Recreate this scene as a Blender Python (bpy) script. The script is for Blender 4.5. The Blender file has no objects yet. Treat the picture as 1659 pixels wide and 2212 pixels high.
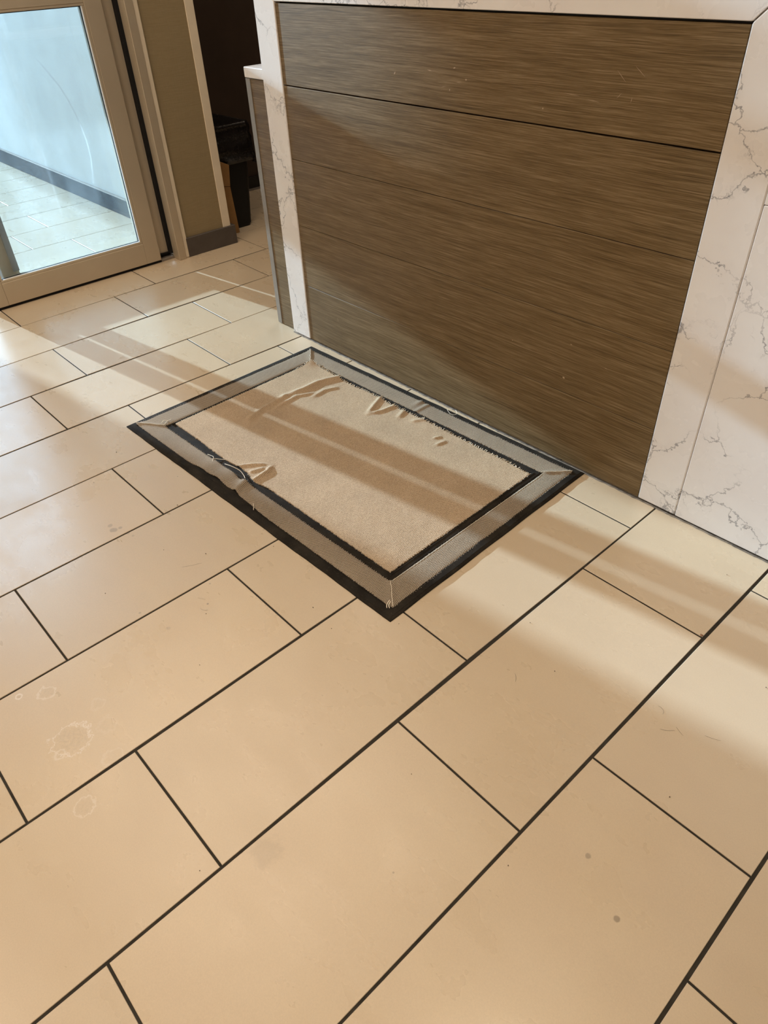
import bpy, bmesh, math, random
import numpy as np
from mathutils import Vector, Matrix

# ------------------------------------------------------------------ camera, world, sun, lamps, exposure
SC = bpy.context.scene
COL = SC.collection
random.seed(7)
RNG = np.random.default_rng(7)

CAM_LOC = (0.61923, -1.08893, 1.21047)
CAM_R = ((0.6771694, 0.7349630, -0.0356508), (0.4461930, -0.4486679, -0.7743442), (-0.5851097, 0.5084551, -0.6317595))
cam_data = bpy.data.cameras.new('camera')
cam = bpy.data.objects.new('camera', cam_data)
COL.objects.link(cam)
_r, _d, _f = [Vector(v) for v in CAM_R]
_m = Matrix((_r, -_d, -_f)).transposed().to_4x4()
_m.translation = Vector(CAM_LOC)
cam.matrix_world = _m
cam_data.sensor_fit = 'VERTICAL'
cam_data.sensor_height = 24.0
cam_data.lens = 1534.57 / 2212 * 24.0
cam_data.clip_start = 0.02
SC.camera = cam

SC.view_settings.view_transform = 'Standard'
SC.view_settings.look = 'None'
SC.view_settings.gamma = 1
SC.view_settings.use_curve_mapping = False
SC.view_settings.exposure = 0.0

world = bpy.data.worlds.new('sky')
SC.world = world
world.use_nodes = True
bg = world.node_tree.nodes['Background']
bg.inputs['Color'].default_value = (0.47, 0.74, 1.0, 1)
bg.inputs['Strength'].default_value = 6.6

sun_data = bpy.data.lights.new('sun', 'SUN')
sun_data.color = (0.60, 0.80, 1.0)
sun_data.energy = 17.0
sun_data.angle = math.radians(0.75)
sun = bpy.data.objects.new('sun', sun_data)
COL.objects.link(sun)
SUN_EL = math.radians(13.6)
sun_dir = Vector((math.cos(SUN_EL) * 0.9885, math.cos(SUN_EL) * 0.1512, -math.sin(SUN_EL)))
sun.rotation_euler = sun_dir.to_track_quat('-Z', 'Y').to_euler()
sun.location = (-8, -1, 4)

WARM = (1.0, 0.82, 0.64)
def overhead_area_light(name, x, y, size, power, z=2.72):
    l = bpy.data.lights.new(name, 'AREA')
    l.shape = 'RECTANGLE'; l.size = size[0]; l.size_y = size[1]
    l.energy = power; l.color = WARM
    o = bpy.data.objects.new(name, l); COL.objects.link(o)
    o.location = (x, y, z)
    return o
overhead_area_light('overhead_light', 0.5, -2.2, (1.2, 0.6), 34)
spot_data = bpy.data.lights.new('downlight', 'SPOT')
spot_data.energy = 34; spot_data.color = (1.0, 0.82, 0.58); spot_data.spot_size = math.radians(62); spot_data.spot_blend = 1.0; spot_data.shadow_soft_size = 0.12
spot = bpy.data.objects.new('downlight', spot_data); COL.objects.link(spot); spot.location = (0.35, -0.40, 2.72)
overhead_area_light('overhead_light', -2.25, 1.55, (0.6, 0.6), 11)  # extra light added to lift the passage floor and dark wall
overhead_area_light('overhead_light', -1.5, -2.3, (1.2, 0.6), 18)
overhead_area_light('overhead_light', -1.75, -0.35, (2.2, 1.6), 24)  # large soft fill added to brighten the far floor and door wall

# ------------------------------------------------------------------ node helpers
class NT:
    def __init__(s, name):
        s.m = bpy.data.materials.new(name); s.m.use_nodes = True
        s.t = s.m.node_tree; s.t.nodes.clear()
        s.out = s.t.nodes.new('ShaderNodeOutputMaterial')
    def n(s, typ, ins=None, **kw):
        nd = s.t.nodes.new(typ)
        for k, v in kw.items(): setattr(nd, k, v)
        if ins:
            for k, v in ins.items(): s.put(nd.inputs[k], v)
        return nd
    def put(s, sock, v):
        if isinstance(v, bpy.types.NodeSocket): s.t.links.new(v, sock)
        elif isinstance(v, bpy.types.Node): s.t.links.new(v.outputs[0], sock)
        else:
            if isinstance(v, (tuple, list)) and len(v) == 3 and sock.type == 'RGBA': v = (*v, 1)
            sock.default_value = v
    def math(s, op, a, b=0.0, c=0.0, clamp=False):
        nd = s.n('ShaderNodeMath', operation=op, use_clamp=clamp)
        s.put(nd.inputs[0], a); s.put(nd.inputs[1], b); s.put(nd.inputs[2], c)
        return nd.outputs[0]
    def mix(s, f, a, b):
        nd = s.n('ShaderNodeMix', data_type='RGBA')
        s.put(nd.inputs[0], f); s.put(nd.inputs[6], a); s.put(nd.inputs[7], b)
        return nd.outputs[2]
    def mul(s, f, a, b):
        nd = s.n('ShaderNodeMix', data_type='RGBA', blend_type='MULTIPLY')
        s.put(nd.inputs[0], f); s.put(nd.inputs[6], a); s.put(nd.inputs[7], b)
        return nd.outputs[2]
    def mr(s, v, a, b, c, d, smooth=False):
        nd = s.n('ShaderNodeMapRange', interpolation_type='SMOOTHSTEP' if smooth else 'LINEAR')
        for i, q in enumerate((v, a, b, c, d)): s.put(nd.inputs[i], q)
        return nd.outputs[0]
    def pos(s): return s.n('ShaderNodeNewGeometry').outputs['Position']
    def mapping(s, vec, scale=(1, 1, 1), rot=(0, 0, 0), loc=(0, 0, 0)):
        return s.n('ShaderNodeMapping', {'Vector': vec, 'Scale': scale, 'Rotation': rot, 'Location': loc}).outputs[0]
    def noise(s, vec, scale, detail=4, rough=0.55, dist=0.0, col=False):
        nd = s.n('ShaderNodeTexNoise', {'Vector': vec, 'Scale': scale, 'Detail': detail, 'Roughness': rough, 'Distortion': dist})
        return nd.outputs['Color' if col else 'Fac']
    def bump(s, h, strength=0.3, dist=0.001, normal=None):
        nd = s.n('ShaderNodeBump', {'Height': h, 'Strength': strength, 'Distance': dist})
        if normal is not None: s.put(nd.inputs['Normal'], normal)
        return nd.outputs[0]
    def bsdf(s, **kw):
        nd = s.n('ShaderNodeBsdfPrincipled')
        for k, v in kw.items(): s.put(nd.inputs[k.replace('_', ' ')], v)
        s.t.links.new(nd.outputs[0], s.out.inputs[0])
        return nd

def simple(name, color, rough=0.5, metal=0.0, spec=0.5, var=0.06, scale=12.0, bump=0.0, bscale=300):
    t = NT(name); p = t.pos()
    n1 = t.noise(p, scale, 5)
    f = t.mr(n1, 0.3, 0.7, 1 - var, 1 + var)
    c = t.mul(1.0, color, t.n('ShaderNodeCombineColor', {0: f, 1: f, 2: f}).outputs[0])
    kw = dict(Base_Color=c, Roughness=t.mr(t.noise(p, scale * 2.3, 3), 0.3, 0.7, rough * 0.9, min(1, rough * 1.1)), Metallic=metal, Specular_IOR_Level=spec)
    if bump: kw['Normal'] = t.bump(t.noise(p, bscale, 3), bump, 0.0006 if bscale > 100 else 0.02)
    t.bsdf(**kw)
    return t.m

def tile_material():
    t = NT('porcelain_tile'); p = t.pos()
    rnd = t.n('ShaderNodeObjectInfo').outputs['Random']
    off = t.n('ShaderNodeCombineXYZ', {0: t.math('MULTIPLY', rnd, 37.0), 1: t.math('MULTIPLY', rnd, 11.0), 2: rnd}).outputs[0]
    q = t.n('ShaderNodeVectorMath', {0: p, 1: off}, operation='ADD').outputs[0]
    cloud = t.noise(q, 3.0, 4, 0.55)
    cloud2 = t.noise(t.mapping(q, (1, 2.6, 1), (0, 0, 0.5)), 5.0, 3, 0.45, 0.0)
    grain = t.noise(q, 420, 2, 0.7)
    c = t.mix(t.mr(cloud, 0.2, 0.8, 0, 1), (0.610, 0.480, 0.325), (0.655, 0.535, 0.380))
    c = t.mix(t.mr(cloud2, 0.20, 0.80, 0, 0.34), c, (0.55, 0.435, 0.315))
    g = t.mr(grain, 0.25, 0.75, 0.955, 1.045)
    g = t.math('MULTIPLY', g, t.mr(rnd, 0, 1, 0.965, 1.03))
    c = t.mul(1.0, c, t.n('ShaderNodeCombineColor', {0: g, 1: g, 2: g}).outputs[0])
    # dried drips, splashes and heel marks, each at its own place on the floor
    sx = t.n('ShaderNodeSeparateXYZ', {0: p})
    wob = t.noise(p, 55, 4, 0.65)
    wob2 = t.noise(p, 170, 3, 0.6)
    light = 0.0; dark = 0.0
    def dist(cx, cy, kx=1.0):
        dx = t.math('MULTIPLY', t.math('SUBTRACT', sx.outputs[0], cx), kx)
        dy = t.math('SUBTRACT', sx.outputs[1], cy)
        return t.math('SQRT', t.math('ADD', t.math('MULTIPLY', dx, dx), t.math('MULTIPLY', dy, dy)))
    for (cx, cy, r, a) in ((-0.417, -1.031, 0.036, 1.0), (-0.563, -1.022, 0.017, .55), (-0.265, -1.073, 0.018, .5), (-0.322, -0.988, 0.018, .3),
                           (-0.595, -1.068, 0.006, .9), (-0.400, -1.062, 0.010, .6), (-0.46, -0.955, 0.013, .2), (-0.40, -0.965, 0.018, .2)):
        d = t.math('ADD', dist(cx, cy), t.math('MULTIPLY', t.math('SUBTRACT', wob, 0.5), r * 1.9))
        d = t.math('ADD', d, t.math('MULTIPLY', t.math('SUBTRACT', wob2, 0.5), r * 0.45))
        ring = t.mr(t.math('ABSOLUTE', t.math('SUBTRACT', d, r)), 0.0006, 0.0030, a, 0, True)
        inner = t.mr(d, r * 0.6, r, a * 0.45, 0, True)
        light = t.math('MAXIMUM', light, ring); dark = t.math('MAXIMUM', dark, t.math('MULTIPLY', inner, t.mr(wob2, 0.4, 0.65, 0.1, 1)))
    for (cx, cy, r, a) in ((-0.9591, -0.6769, 0.011, 1.0), (-0.983, -0.6743, 0.008, .8), (-0.9546, -0.659, 0.006, .9), (-0.918, -0.6546, 0.005, .7), (-0.9, -0.65, 0.004, .6),
                           (0.4117, -0.4918, 0.0055, 1.1), (0.4997, -0.5404, 0.0055, 1.3), (-0.5426, -0.7455, 0.006, .5), (0.031, -0.88, 0.03, .35), (-0.545, -0.640, 0.003, 1.5),
                           (-0.60, -0.60, 0.003, .9), (0.2065, -0.746, 0.002, 1), (-0.633, -0.77, 0.004, 1.0)):
        d = t.math('ADD', dist(cx, cy), t.math('MULTIPLY', t.math('SUBTRACT', wob, 0.5), r * 1.4))
        dark = t.math('MAXIMUM', dark, t.mr(d, r * 0.55, r * 1.1, a, 0, True))
    # faint scuffs everywhere
    sc = t.noise(t.mapping(p, (1, 4, 1), (0, 0, 1.1)), 34, 3, 0.6, 0.3)
    dark = t.math('MAXIMUM', dark, t.mr(sc, 0.55, 0.95, 0, 0.10))
    c = t.mix(t.math('MULTIPLY', dark, 0.55), c, (0.27, 0.21, 0.15))
    c = t.mix(t.math('MULTIPLY', light, 0.75), c, (0.80, 0.72, 0.64))
    smear = t.noise(t.mapping(p, (1, 2.5, 1), (0, 0, 0.9)), 8, 4, 0.5, 0.3)
    smear2 = t.noise(p, 4.0, 4, 0.6, 0.8)
    ro = t.math('ADD', t.mr(smear, 0.2, 0.8, 0.23, 0.35), t.mr(smear2, 0.35, 0.65, -0.03, 0.05))
    nb = t.bump(t.noise(q, 90, 4, 0.6), 0.03, 0.0005)
    nb = t.bump(grain, 0.10, 0.0004, nb)
    t.bsdf(Base_Color=c, Roughness=ro, Specular_IOR_Level=1.0, Normal=nb)
    return t.m

def wood_material():
    t = NT('wood_laminate'); p = t.pos()
    rnd = t.n('ShaderNodeObjectInfo').outputs['Random']
    off = t.n('ShaderNodeCombineXYZ', {0: t.math('MULTIPLY', rnd, 9.0), 1: 0.0, 2: t.math('MULTIPLY', rnd, 5.0)}).outputs[0]
    q = t.n('ShaderNodeVectorMath', {0: p, 1: off}, operation='ADD').outputs[0]
    w = t.noise(t.mapping(q, (1.1, 1, 5)), 2.2, 3, 0.5, 0.3, col=True)
    qq = t.n('ShaderNodeVectorMath', {0: w, 1: (0.0, 0.0, 0.014)}, operation='MULTIPLY').outputs[0]
    qq = t.n('ShaderNodeVectorMath', {0: q, 1: qq}, operation='ADD').outputs[0]
    fine = t.noise(t.mapping(qq, (2.0, 1, 170)), 3.2, 4, 0.66)
    fine2 = t.noise(t.mapping(qq, (6, 1, 430)), 2.4, 3, 0.65)
    broad = t.noise(t.mapping(qq, (0.8, 1, 16)), 2.6, 4, 0.55)
    v = t.math('ADD', t.math('MULTIPLY', fine, 0.50), t.math('ADD', t.math('MULTIPLY', fine2, 0.42), t.math('MULTIPLY', broad, 0.20)))
    r = t.n('ShaderNodeValToRGB', {0: v})
    e = r.color_ramp.elements
    e[0].position = 0.40; e[0].color = (0.055, 0.032, 0.011, 1)
    e[1].position = 0.72; e[1].color = (0.290, 0.207, 0.115, 1)
    m = e.new(0.55); m.color = (0.146, 0.095, 0.040, 1)
    nb = t.bump(fine, 0.25, 0.0006)
    t.bsdf(Base_Color=r.outputs[0], Roughness=t.mr(fine, 0.3, 0.7, 0.42, 0.52), Specular_IOR_Level=0.30, Normal=nb)
    return t.m

def quartz_material():
    t = NT('veined_quartz'); p = t.pos()
    q = t.mapping(p, (1, 0.35, 1))
    n1 = t.noise(q, 5.5, 6, 0.62, col=True)
    d1 = t.n('ShaderNodeVectorMath', {0: n1, 1: (0.26, 0.26, 0.26)}, operation='MULTIPLY').outputs[0]
    a1 = t.n('ShaderNodeVectorMath', {0: q, 1: d1}, operation='ADD').outputs[0]
    n2 = t.noise(q, 28, 4, 0.6, col=True)
    d2 = t.n('ShaderNodeVectorMath', {0: n2, 1: (0.030, 0.030, 0.030)}, operation='MULTIPLY').outputs[0]
    a2 = t.n('ShaderNodeVectorMath', {0: a1, 1: d2}, operation='ADD').outputs[0]
    vo = t.n('ShaderNodeTexVoronoi', {'Vector': a2, 'Scale': 5.6}, feature='DISTANCE_TO_EDGE').outputs['Distance']
    v1 = t.mr(vo, 0.0, 0.020, 1, 0, True)
    mask = t.mr(t.noise(q, 4.5, 3, 0.5), 0.36, 0.50, 0.0, 1, True)
    v1 = t.math('MULTIPLY', v1, mask)
    vo2 = t.n('ShaderNodeTexVoronoi', {'Vector': a2, 'Scale': 17.0}, feature='DISTANCE_TO_EDGE').outputs['Distance']
    near = t.mr(vo, 0.0, 0.17, 1, 0, True)
    v2 = t.math('MULTIPLY', t.math('MULTIPLY', t.mr(vo2, 0.0, 0.035, 0.8, 0, True), near), t.mr(t.noise(q, 9, 3, 0.5), 0.50, 0.62, 0, 1, True))
    v = t.math('MAXIMUM', v1, v2)
    halo = t.math('MULTIPLY', t.math('MULTIPLY', near, mask), t.mr(t.noise(q, 14, 4), 0.45, 0.7, 0, 0.16))
    base = t.mix(t.mr(t.noise(q, 6, 4), 0.35, 0.65, 0, 1), (0.77, 0.735, 0.725), (0.80, 0.775, 0.765))
    c = t.mix(t.math('MULTIPLY', v, t.mr(t.noise(q, 70, 3), 0.3, 0.7, 0.45, 1.0)), base, (0.20, 0.195, 0.215))
    c = t.mix(halo, c, (0.50, 0.48, 0.47))
    nb = t.bump(t.noise(p, 240, 2), 0.03, 0.0003)
    t.bsdf(Base_Color=c, Roughness=t.mr(t.noise(p, 9, 4), 0.35, 0.65, 0.24, 0.31), Specular_IOR_Level=0.5, Normal=nb)
    return t.m

def carpet_material(name, ca, cb, weave, contrast, bstr):
    t = NT(name); p = t.pos()
    q = t.mapping(p, (1, 1, 1), (0, 0, 0.32))
    x = t.n('ShaderNodeSeparateXYZ', {0: q})
    wv = t.noise(p, 45, 3, 0.5)
    sx = t.math('SINE', t.math('ADD', t.math('MULTIPLY', x.outputs[0], 2 * math.pi / weave), t.math('MULTIPLY', wv, 2.5)))
    sy = t.math('SINE', t.math('ADD', t.math('MULTIPLY', x.outputs[1], 2 * math.pi / (weave * 1.25)), t.math('MULTIPLY', wv, 2.5)))
    knit = t.mr(t.math('MULTIPLY', sx, sy), -1, 1, 0, 1)
    fz = t.noise(p, 420, 3, 0.75)
    h = t.math('ADD', t.math('MULTIPLY', knit, contrast), t.math('MULTIPLY', fz, 1 - contrast))
    c = t.mix(t.mr(h, 0.25, 0.72, 0, 1), ca, cb)
    big = t.mr(t.noise(p, 7, 4, 0.6), 0.3, 0.7, 0.90, 1.07)
    c = t.mul(1.0, c, t.n('ShaderNodeCombineColor', {0: big, 1: big, 2: big}).outputs[0])
    nb = t.bump(h, bstr, 0.0028)
    t.bsdf(Base_Color=c, Roughness=0.95, Specular_IOR_Level=0.15, Normal=nb)
    return t.m

def rubber_material():
    t = NT('black_rubber'); p = t.pos()
    dust = t.mr(t.noise(p, 190, 4, 0.75), 0.58, 0.80, 0, 0.35)
    dust2 = t.mr(t.noise(p, 16, 4, 0.6), 0.35, 0.7, 0, 0.10)
    c = t.mix(t.math('ADD', dust, dust2), (0.016, 0.013, 0.010), (0.19, 0.16, 0.12))
    t.bsdf(Base_Color=c, Roughness=0.85, Specular_IOR_Level=0.10, Normal=t.bump(t.noise(p, 500, 3), 0.5, 0.0008))
    return t.m

def glass_material(clean=False):
    t = NT('clean_glass' if clean else 'smudged_glass'); p = t.pos()
    sy = t.n('ShaderNodeSeparateXYZ', {0: p})
    Y, Z = sy.outputs[1], sy.outputs[2]
    streak = t.noise(t.mapping(p, (1, 9, 0.8), (0.20, 0, 0)), 2.6, 4, 0.55)
    cloud = t.noise(p, 5.0, 5, 0.6, 0.6)
    speck = t.noise(p, 170, 2, 0.6)
    low = t.mr(Z, 0.1, 1.0, 1.0, 0.35)
    left = t.mr(Y, 0.25, -0.3, 0.35, 1.0)
    haze = t.math('ADD', t.mr(streak, 0.35, 0.7, 0.006, 0.040), t.math('MULTIPLY', t.mr(cloud, 0.42, 0.68, 0, 0.055), left))
    haze = t.math('ADD', haze, t.math('MULTIPLY', t.mr(speck, 0.66, 0.76, 0, 0.20), t.math('MULTIPLY', low, left)))
    # wiped arc and rubbed-off marks
    wob = t.math('MULTIPLY', t.math('SUBTRACT', t.noise(p, 6, 2), 0.5), 0.010)
    dy = t.math('SUBTRACT', Y, -0.313); dz = t.math('SUBTRACT', Z, 0.552)
    rr = t.math('ADD', t.math('SQRT', t.math('ADD', t.math('MULTIPLY', dy, dy), t.math('MULTIPLY', dz, dz))), wob)
    arc = t.mr(t.math('ABSOLUTE', t.math('SUBTRACT', rr, 0.536)), 0.001, 0.005, 0.13, 0, True)
    ang = t.math('ARCTAN2', dz, dy)
    arc = t.math('MULTIPLY', arc, t.math('MULTIPLY', t.mr(ang, -0.30, -0.15, 0, 1), t.mr(ang, 0.58, 0.68, 1, 0)))
    haze = t.math('ADD', haze, arc)
    blob = t.math('SQRT', t.math('ADD', t.math('POWER', t.math('SUBTRACT', Y, -0.03), 2.0), t.math('POWER', t.math('MULTIPLY', t.math('SUBTRACT', Z, 0.50), 1.6), 2.0)))
    rub = t.math('MULTIPLY', t.mr(blob, 0.02, 0.16, 1, 0, True), t.mr(t.noise(t.mapping(p, (1, 4, 14), (0.9, 0, 0)), 9, 4, 0.7), 0.60, 0.68, 0, 0.08))
    haze = t.math('ADD', haze, rub, clamp=True)
    if clean: haze = t.mr(streak, 0.35, 0.7, 0.004, 0.02)
    tr = t.n('ShaderNodeBsdfTransparent', {'Color': (0.94, 0.965, 0.965)})
    df = t.n('ShaderNodeBsdfDiffuse', {'Color': (0.78, 0.86, 0.90)})
    tl = t.n('ShaderNodeBsdfTranslucent', {'Color': (0.78, 0.86, 0.90)})
    m1 = t.n('ShaderNodeMixShader', {0: 0.55, 1: df, 2: tl})
    m2 = t.n('ShaderNodeMixShader', {0: haze, 1: tr, 2: m1})
    gl = t.n('ShaderNodeBsdfGlossy', {'Roughness': 0.02})
    fr = t.n('ShaderNodeFresnel', {'IOR': 1.5})
    m3 = t.n('ShaderNodeMixShader', {0: t.math('MULTIPLY', fr, 0.8), 1: m2, 2: gl})
    t.put(t.out.inputs[0], m3)
    return t.m

def wallpaper_material():
    t = NT('woven_wallcovering'); p = t.pos()
    w1 = t.noise(t.mapping(p, (4, 4, 150)), 4, 3, 0.6)
    w2 = t.noise(t.mapping(p, (60, 60, 5)), 6, 3, 0.6)
    v = t.math('ADD', t.math('MULTIPLY', w1, 0.7), t.math('MULTIPLY', w2, 0.3))
    c = t.mix(t.mr(v, 0.3, 0.7, 0, 1), (0.265, 0.200, 0.105), (0.340, 0.262, 0.150))
    t.bsdf(Base_Color=c, Roughness=0.75, Specular_IOR_Level=0.3, Normal=t.bump(v, 0.3, 0.0008))
    return t.m

M_TILE = tile_material()
M_GROUT = simple('dark_grout', (0.040, 0.034, 0.026), 0.9, spec=0.2, var=0.25, scale=40, bump=0.5)
M_WOOD = wood_material()
M_QUARTZ = quartz_material()
M_CENTER = carpet_material('tan_carpet_pile', (0.210, 0.138, 0.080), (0.745, 0.565, 0.380), 0.0052, 0.24, 0.85)
M_BAND = carpet_material('grey_tan_woven_binding', (0.050, 0.037, 0.026), (0.58, 0.465, 0.34), 0.0046, 0.60, 0.9)
M_THREAD = simple('tan_yarn', (0.80, 0.70, 0.56), 0.9, spec=0.1)
M_RUBBER = rubber_material()
M_ALU = simple('champagne_aluminium', (0.56, 0.47, 0.345), 0.42, metal=0.35, var=0.03, scale=6)
M_ALU_GREY = simple('grey_aluminium', (0.30, 0.29, 0.27), 0.45, metal=0.3, var=0.03, scale=6)  # greyer and darker than the champagne frame colour
M_BEAD_GLINT = simple('white_bead_glint', (0.85, 0.87, 0.88), 0.4, var=0.03)  # near-white colour stands in for daylight on the bead edges
M_GASKET = simple('black_gasket', (0.010, 0.010, 0.011), 0.7, spec=0.2)
M_GLASS = glass_material()
M_GLASS2 = glass_material(True)
M_PAPER = wallpaper_material()
def tint_material(name, k):
    t = NT(name)
    tr = t.n('ShaderNodeBsdfTransparent', {'Color': (k, k, k)})
    gl = t.n('ShaderNodeBsdfGlossy', {'Roughness': 0.02})
    t.put(t.out.inputs[0], t.n('ShaderNodeMixShader', {0: 0.05, 1: tr, 2: gl}))
    return t.m
M_TINT = tint_material('tinted_outer_glass', 0.71)
M_TINT2 = tint_material('light_tinted_outer_glass', 0.88)
M_CLEAR = tint_material('clear_outer_glass', 0.96)
M_BEAD = simple('cream_trim_paint', (0.80, 0.69, 0.53), 0.5, var=0.05)
M_BASE = simple('charcoal_cove_base', (0.085, 0.070, 0.060), 0.5, var=0.12, scale=25)
M_DARKWALL = simple('dark_brown_paint', (0.05, 0.032, 0.022), 0.6, spec=0.3, var=0.2, scale=3)
M_BLACK = simple('black_skirting', (0.010, 0.009, 0.009), 0.35)
M_PLASTIC = simple('black_bin_plastic', (0.006, 0.006, 0.006), 0.5, spec=0.3)
M_BAG = simple('black_liner_film', (0.014, 0.012, 0.011), 0.26, spec=0.5, var=0.2, bump=0.35, bscale=26)
M_CARD = simple('corrugated_cardboard', (0.34, 0.19, 0.075), 0.85, spec=0.15, var=0.08, scale=30)
M_STEEL = simple('brushed_edge_metal', (0.27, 0.235, 0.20), 0.45, metal=0.3, var=0.05, scale=30)
M_SEAL = simple('dirty_sealant', (0.20, 0.17, 0.14), 0.8, spec=0.2, var=0.5, scale=45, bump=0.6)
M_SEAL_DARK = simple('grime_line', (0.055, 0.045, 0.035), 0.9, spec=0.1, var=0.5, scale=60)
M_VWALL = simple('vestibule_wallcovering', (0.56, 0.56, 0.54), 0.7, var=0.05, scale=5, bump=0.2)
M_VBASE = simple('vestibule_base', (0.022, 0.024, 0.03), 0.75, spec=0.15, var=0.06)
M_PAINT = simple('warm_wall_paint', (0.80, 0.74, 0.64), 0.8, var=0.02)
M_CEIL = simple('ceiling_paint', (0.85, 0.82, 0.76), 0.9, var=0.02)
M_CONC = simple('pavement_concrete', (0.42, 0.42, 0.41), 0.9, var=0.1, scale=2)
M_CRUMB = simple('crumb', (0.30, 0.17, 0.10), 0.8, var=0.3, scale=300)
M_LINT = simple('lint', (0.62, 0.52, 0.40), 0.9)
M_HAIR = simple('dark_hair', (0.10, 0.07, 0.045), 0.6)
M_CHIP = simple('pale_chip', (0.42, 0.31, 0.20), 0.7)

# ------------------------------------------------------------------ object helpers
def wloc(o):
    v = Vector((0, 0, 0))
    while o is not None:
        v += Vector(o.location); o = o.parent
    return v

def mesh_obj(name, verts, faces, mat, parent=None, loc=None, smooth=False, label=None, kind=None):
    me = bpy.data.meshes.new(name)
    o = bpy.data.objects.new(name, me); COL.objects.link(o)
    base = wloc(parent)
    l = Vector(loc) if loc is not None else base
    o.parent = parent; o.location = l - base
    me.from_pydata([tuple(Vector(v) - l) for v in verts], [], faces)
    me.update()
    if smooth: me.polygons.foreach_set('use_smooth', [True] * len(me.polygons))
    me.materials.append(mat)
    if label: o['label'] = label
    if kind: o['kind'] = kind
    return o

def bm_obj(name, bm, mat, parent=None, loc=None, smooth=False, label=None, kind=None):
    me = bpy.data.meshes.new(name)
    o = bpy.data.objects.new(name, me); COL.objects.link(o)
    base = wloc(parent)
    l = Vector(loc) if loc is not None else base
    o.parent = parent; o.location = l - base
    bmesh.ops.recalc_face_normals(bm, faces=bm.faces)
    bmesh.ops.translate(bm, verts=bm.verts, vec=-l)
    bm.to_mesh(me); bm.free()
    if smooth: me.polygons.foreach_set('use_smooth', [True] * len(me.polygons))
    me.materials.append(mat)
    if label: o['label'] = label
    if kind: o['kind'] = kind
    return o

def add_box(bm, x0, x1, y0, y1, z0, z1, bev=0.0, seg=1):
    r = bmesh.ops.create_cube(bm, size=1.0)
    vs = r['verts']
    for v in vs:
        v.co = Vector(((x0 + x1) / 2 + v.co.x * (x1 - x0), (y0 + y1) / 2 + v.co.y * (y1 - y0), (z0 + z1) / 2 + v.co.z * (z1 - z0)))
    if bev > 0:
        es = list({e for v in vs for e in v.link_edges})
        bmesh.ops.bevel(bm, geom=es, offset=bev, segments=seg, profile=0.5, affect='EDGES')

def box(name, x0, x1, y0, y1, z0, z1, mat, parent=None, bev=0.0, seg=1, **kw):
    bm = bmesh.new(); add_box(bm, x0, x1, y0, y1, z0, z1, bev, seg)
    if parent is None and 'loc' not in kw: kw['loc'] = ((x0 + x1) / 2, (y0 + y1) / 2, z0)
    return bm_obj(name, bm, mat, parent, **kw)

def prism_xz(bm, pts, y0, y1, bev=0.0):
    a = [bm.verts.new((x, y0, z)) for x, z in pts]; b = [bm.verts.new((x, y1, z)) for x, z in pts]
    n = len(pts); fs = [bm.faces.new(a), bm.faces.new(b[::-1])]
    for i in range(n):
        fs.append(bm.faces.new((a[i], b[i], b[(i + 1) % n], a[(i + 1) % n])))
    bmesh.ops.recalc_face_normals(bm, faces=fs)
    if bev > 0:
        es = list({e for v in a + b for e in v.link_edges})
        bmesh.ops.bevel(bm, geom=es, offset=bev, segments=1, affect='EDGES')

def empty(name, loc, label, cat, group=None):
    o = bpy.data.objects.new(name, None); COL.objects.link(o); o.location = loc
    o['label'] = label; o['category'] = cat
    if group: o['group'] = group
    return o
def sempty(name, loc=(0, 0, 0)):
    o = bpy.data.objects.new(name, None); COL.objects.link(o); o.location = loc
    o['kind'] = 'structure'
    return o
def tag(o, label, cat, group=None):
    o['label'] = label; o['category'] = cat
    if group: o['group'] = group
    return o
def struct(o): o['kind'] = 'structure'; return o

def tube(bm, pts, r, n=5, taper=True):
    rings = []
    for i, p in enumerate(pts):
        p = Vector(p)
        d = (Vector(pts[min(i + 1, len(pts) - 1)]) - Vector(pts[max(i - 1, 0)])).normalized()
        u = d.cross(Vector((0.13, 0.2, 1))).normalized(); w = d.cross(u)
        rr = r * (0.45 if taper and i in (0, len(pts) - 1) else 1)
        rings.append([bm.verts.new(p + rr * (math.cos(2 * math.pi * k / n) * u + math.sin(2 * math.pi * k / n) * w)) for k in range(n)])
    for a, b in zip(rings, rings[1:]):
        for k in range(n):
            bm.faces.new((a[k], a[(k + 1) % n], b[(k + 1) % n], b[k]))
    bm.faces.new(rings[0][::-1]); bm.faces.new(rings[-1])

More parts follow.
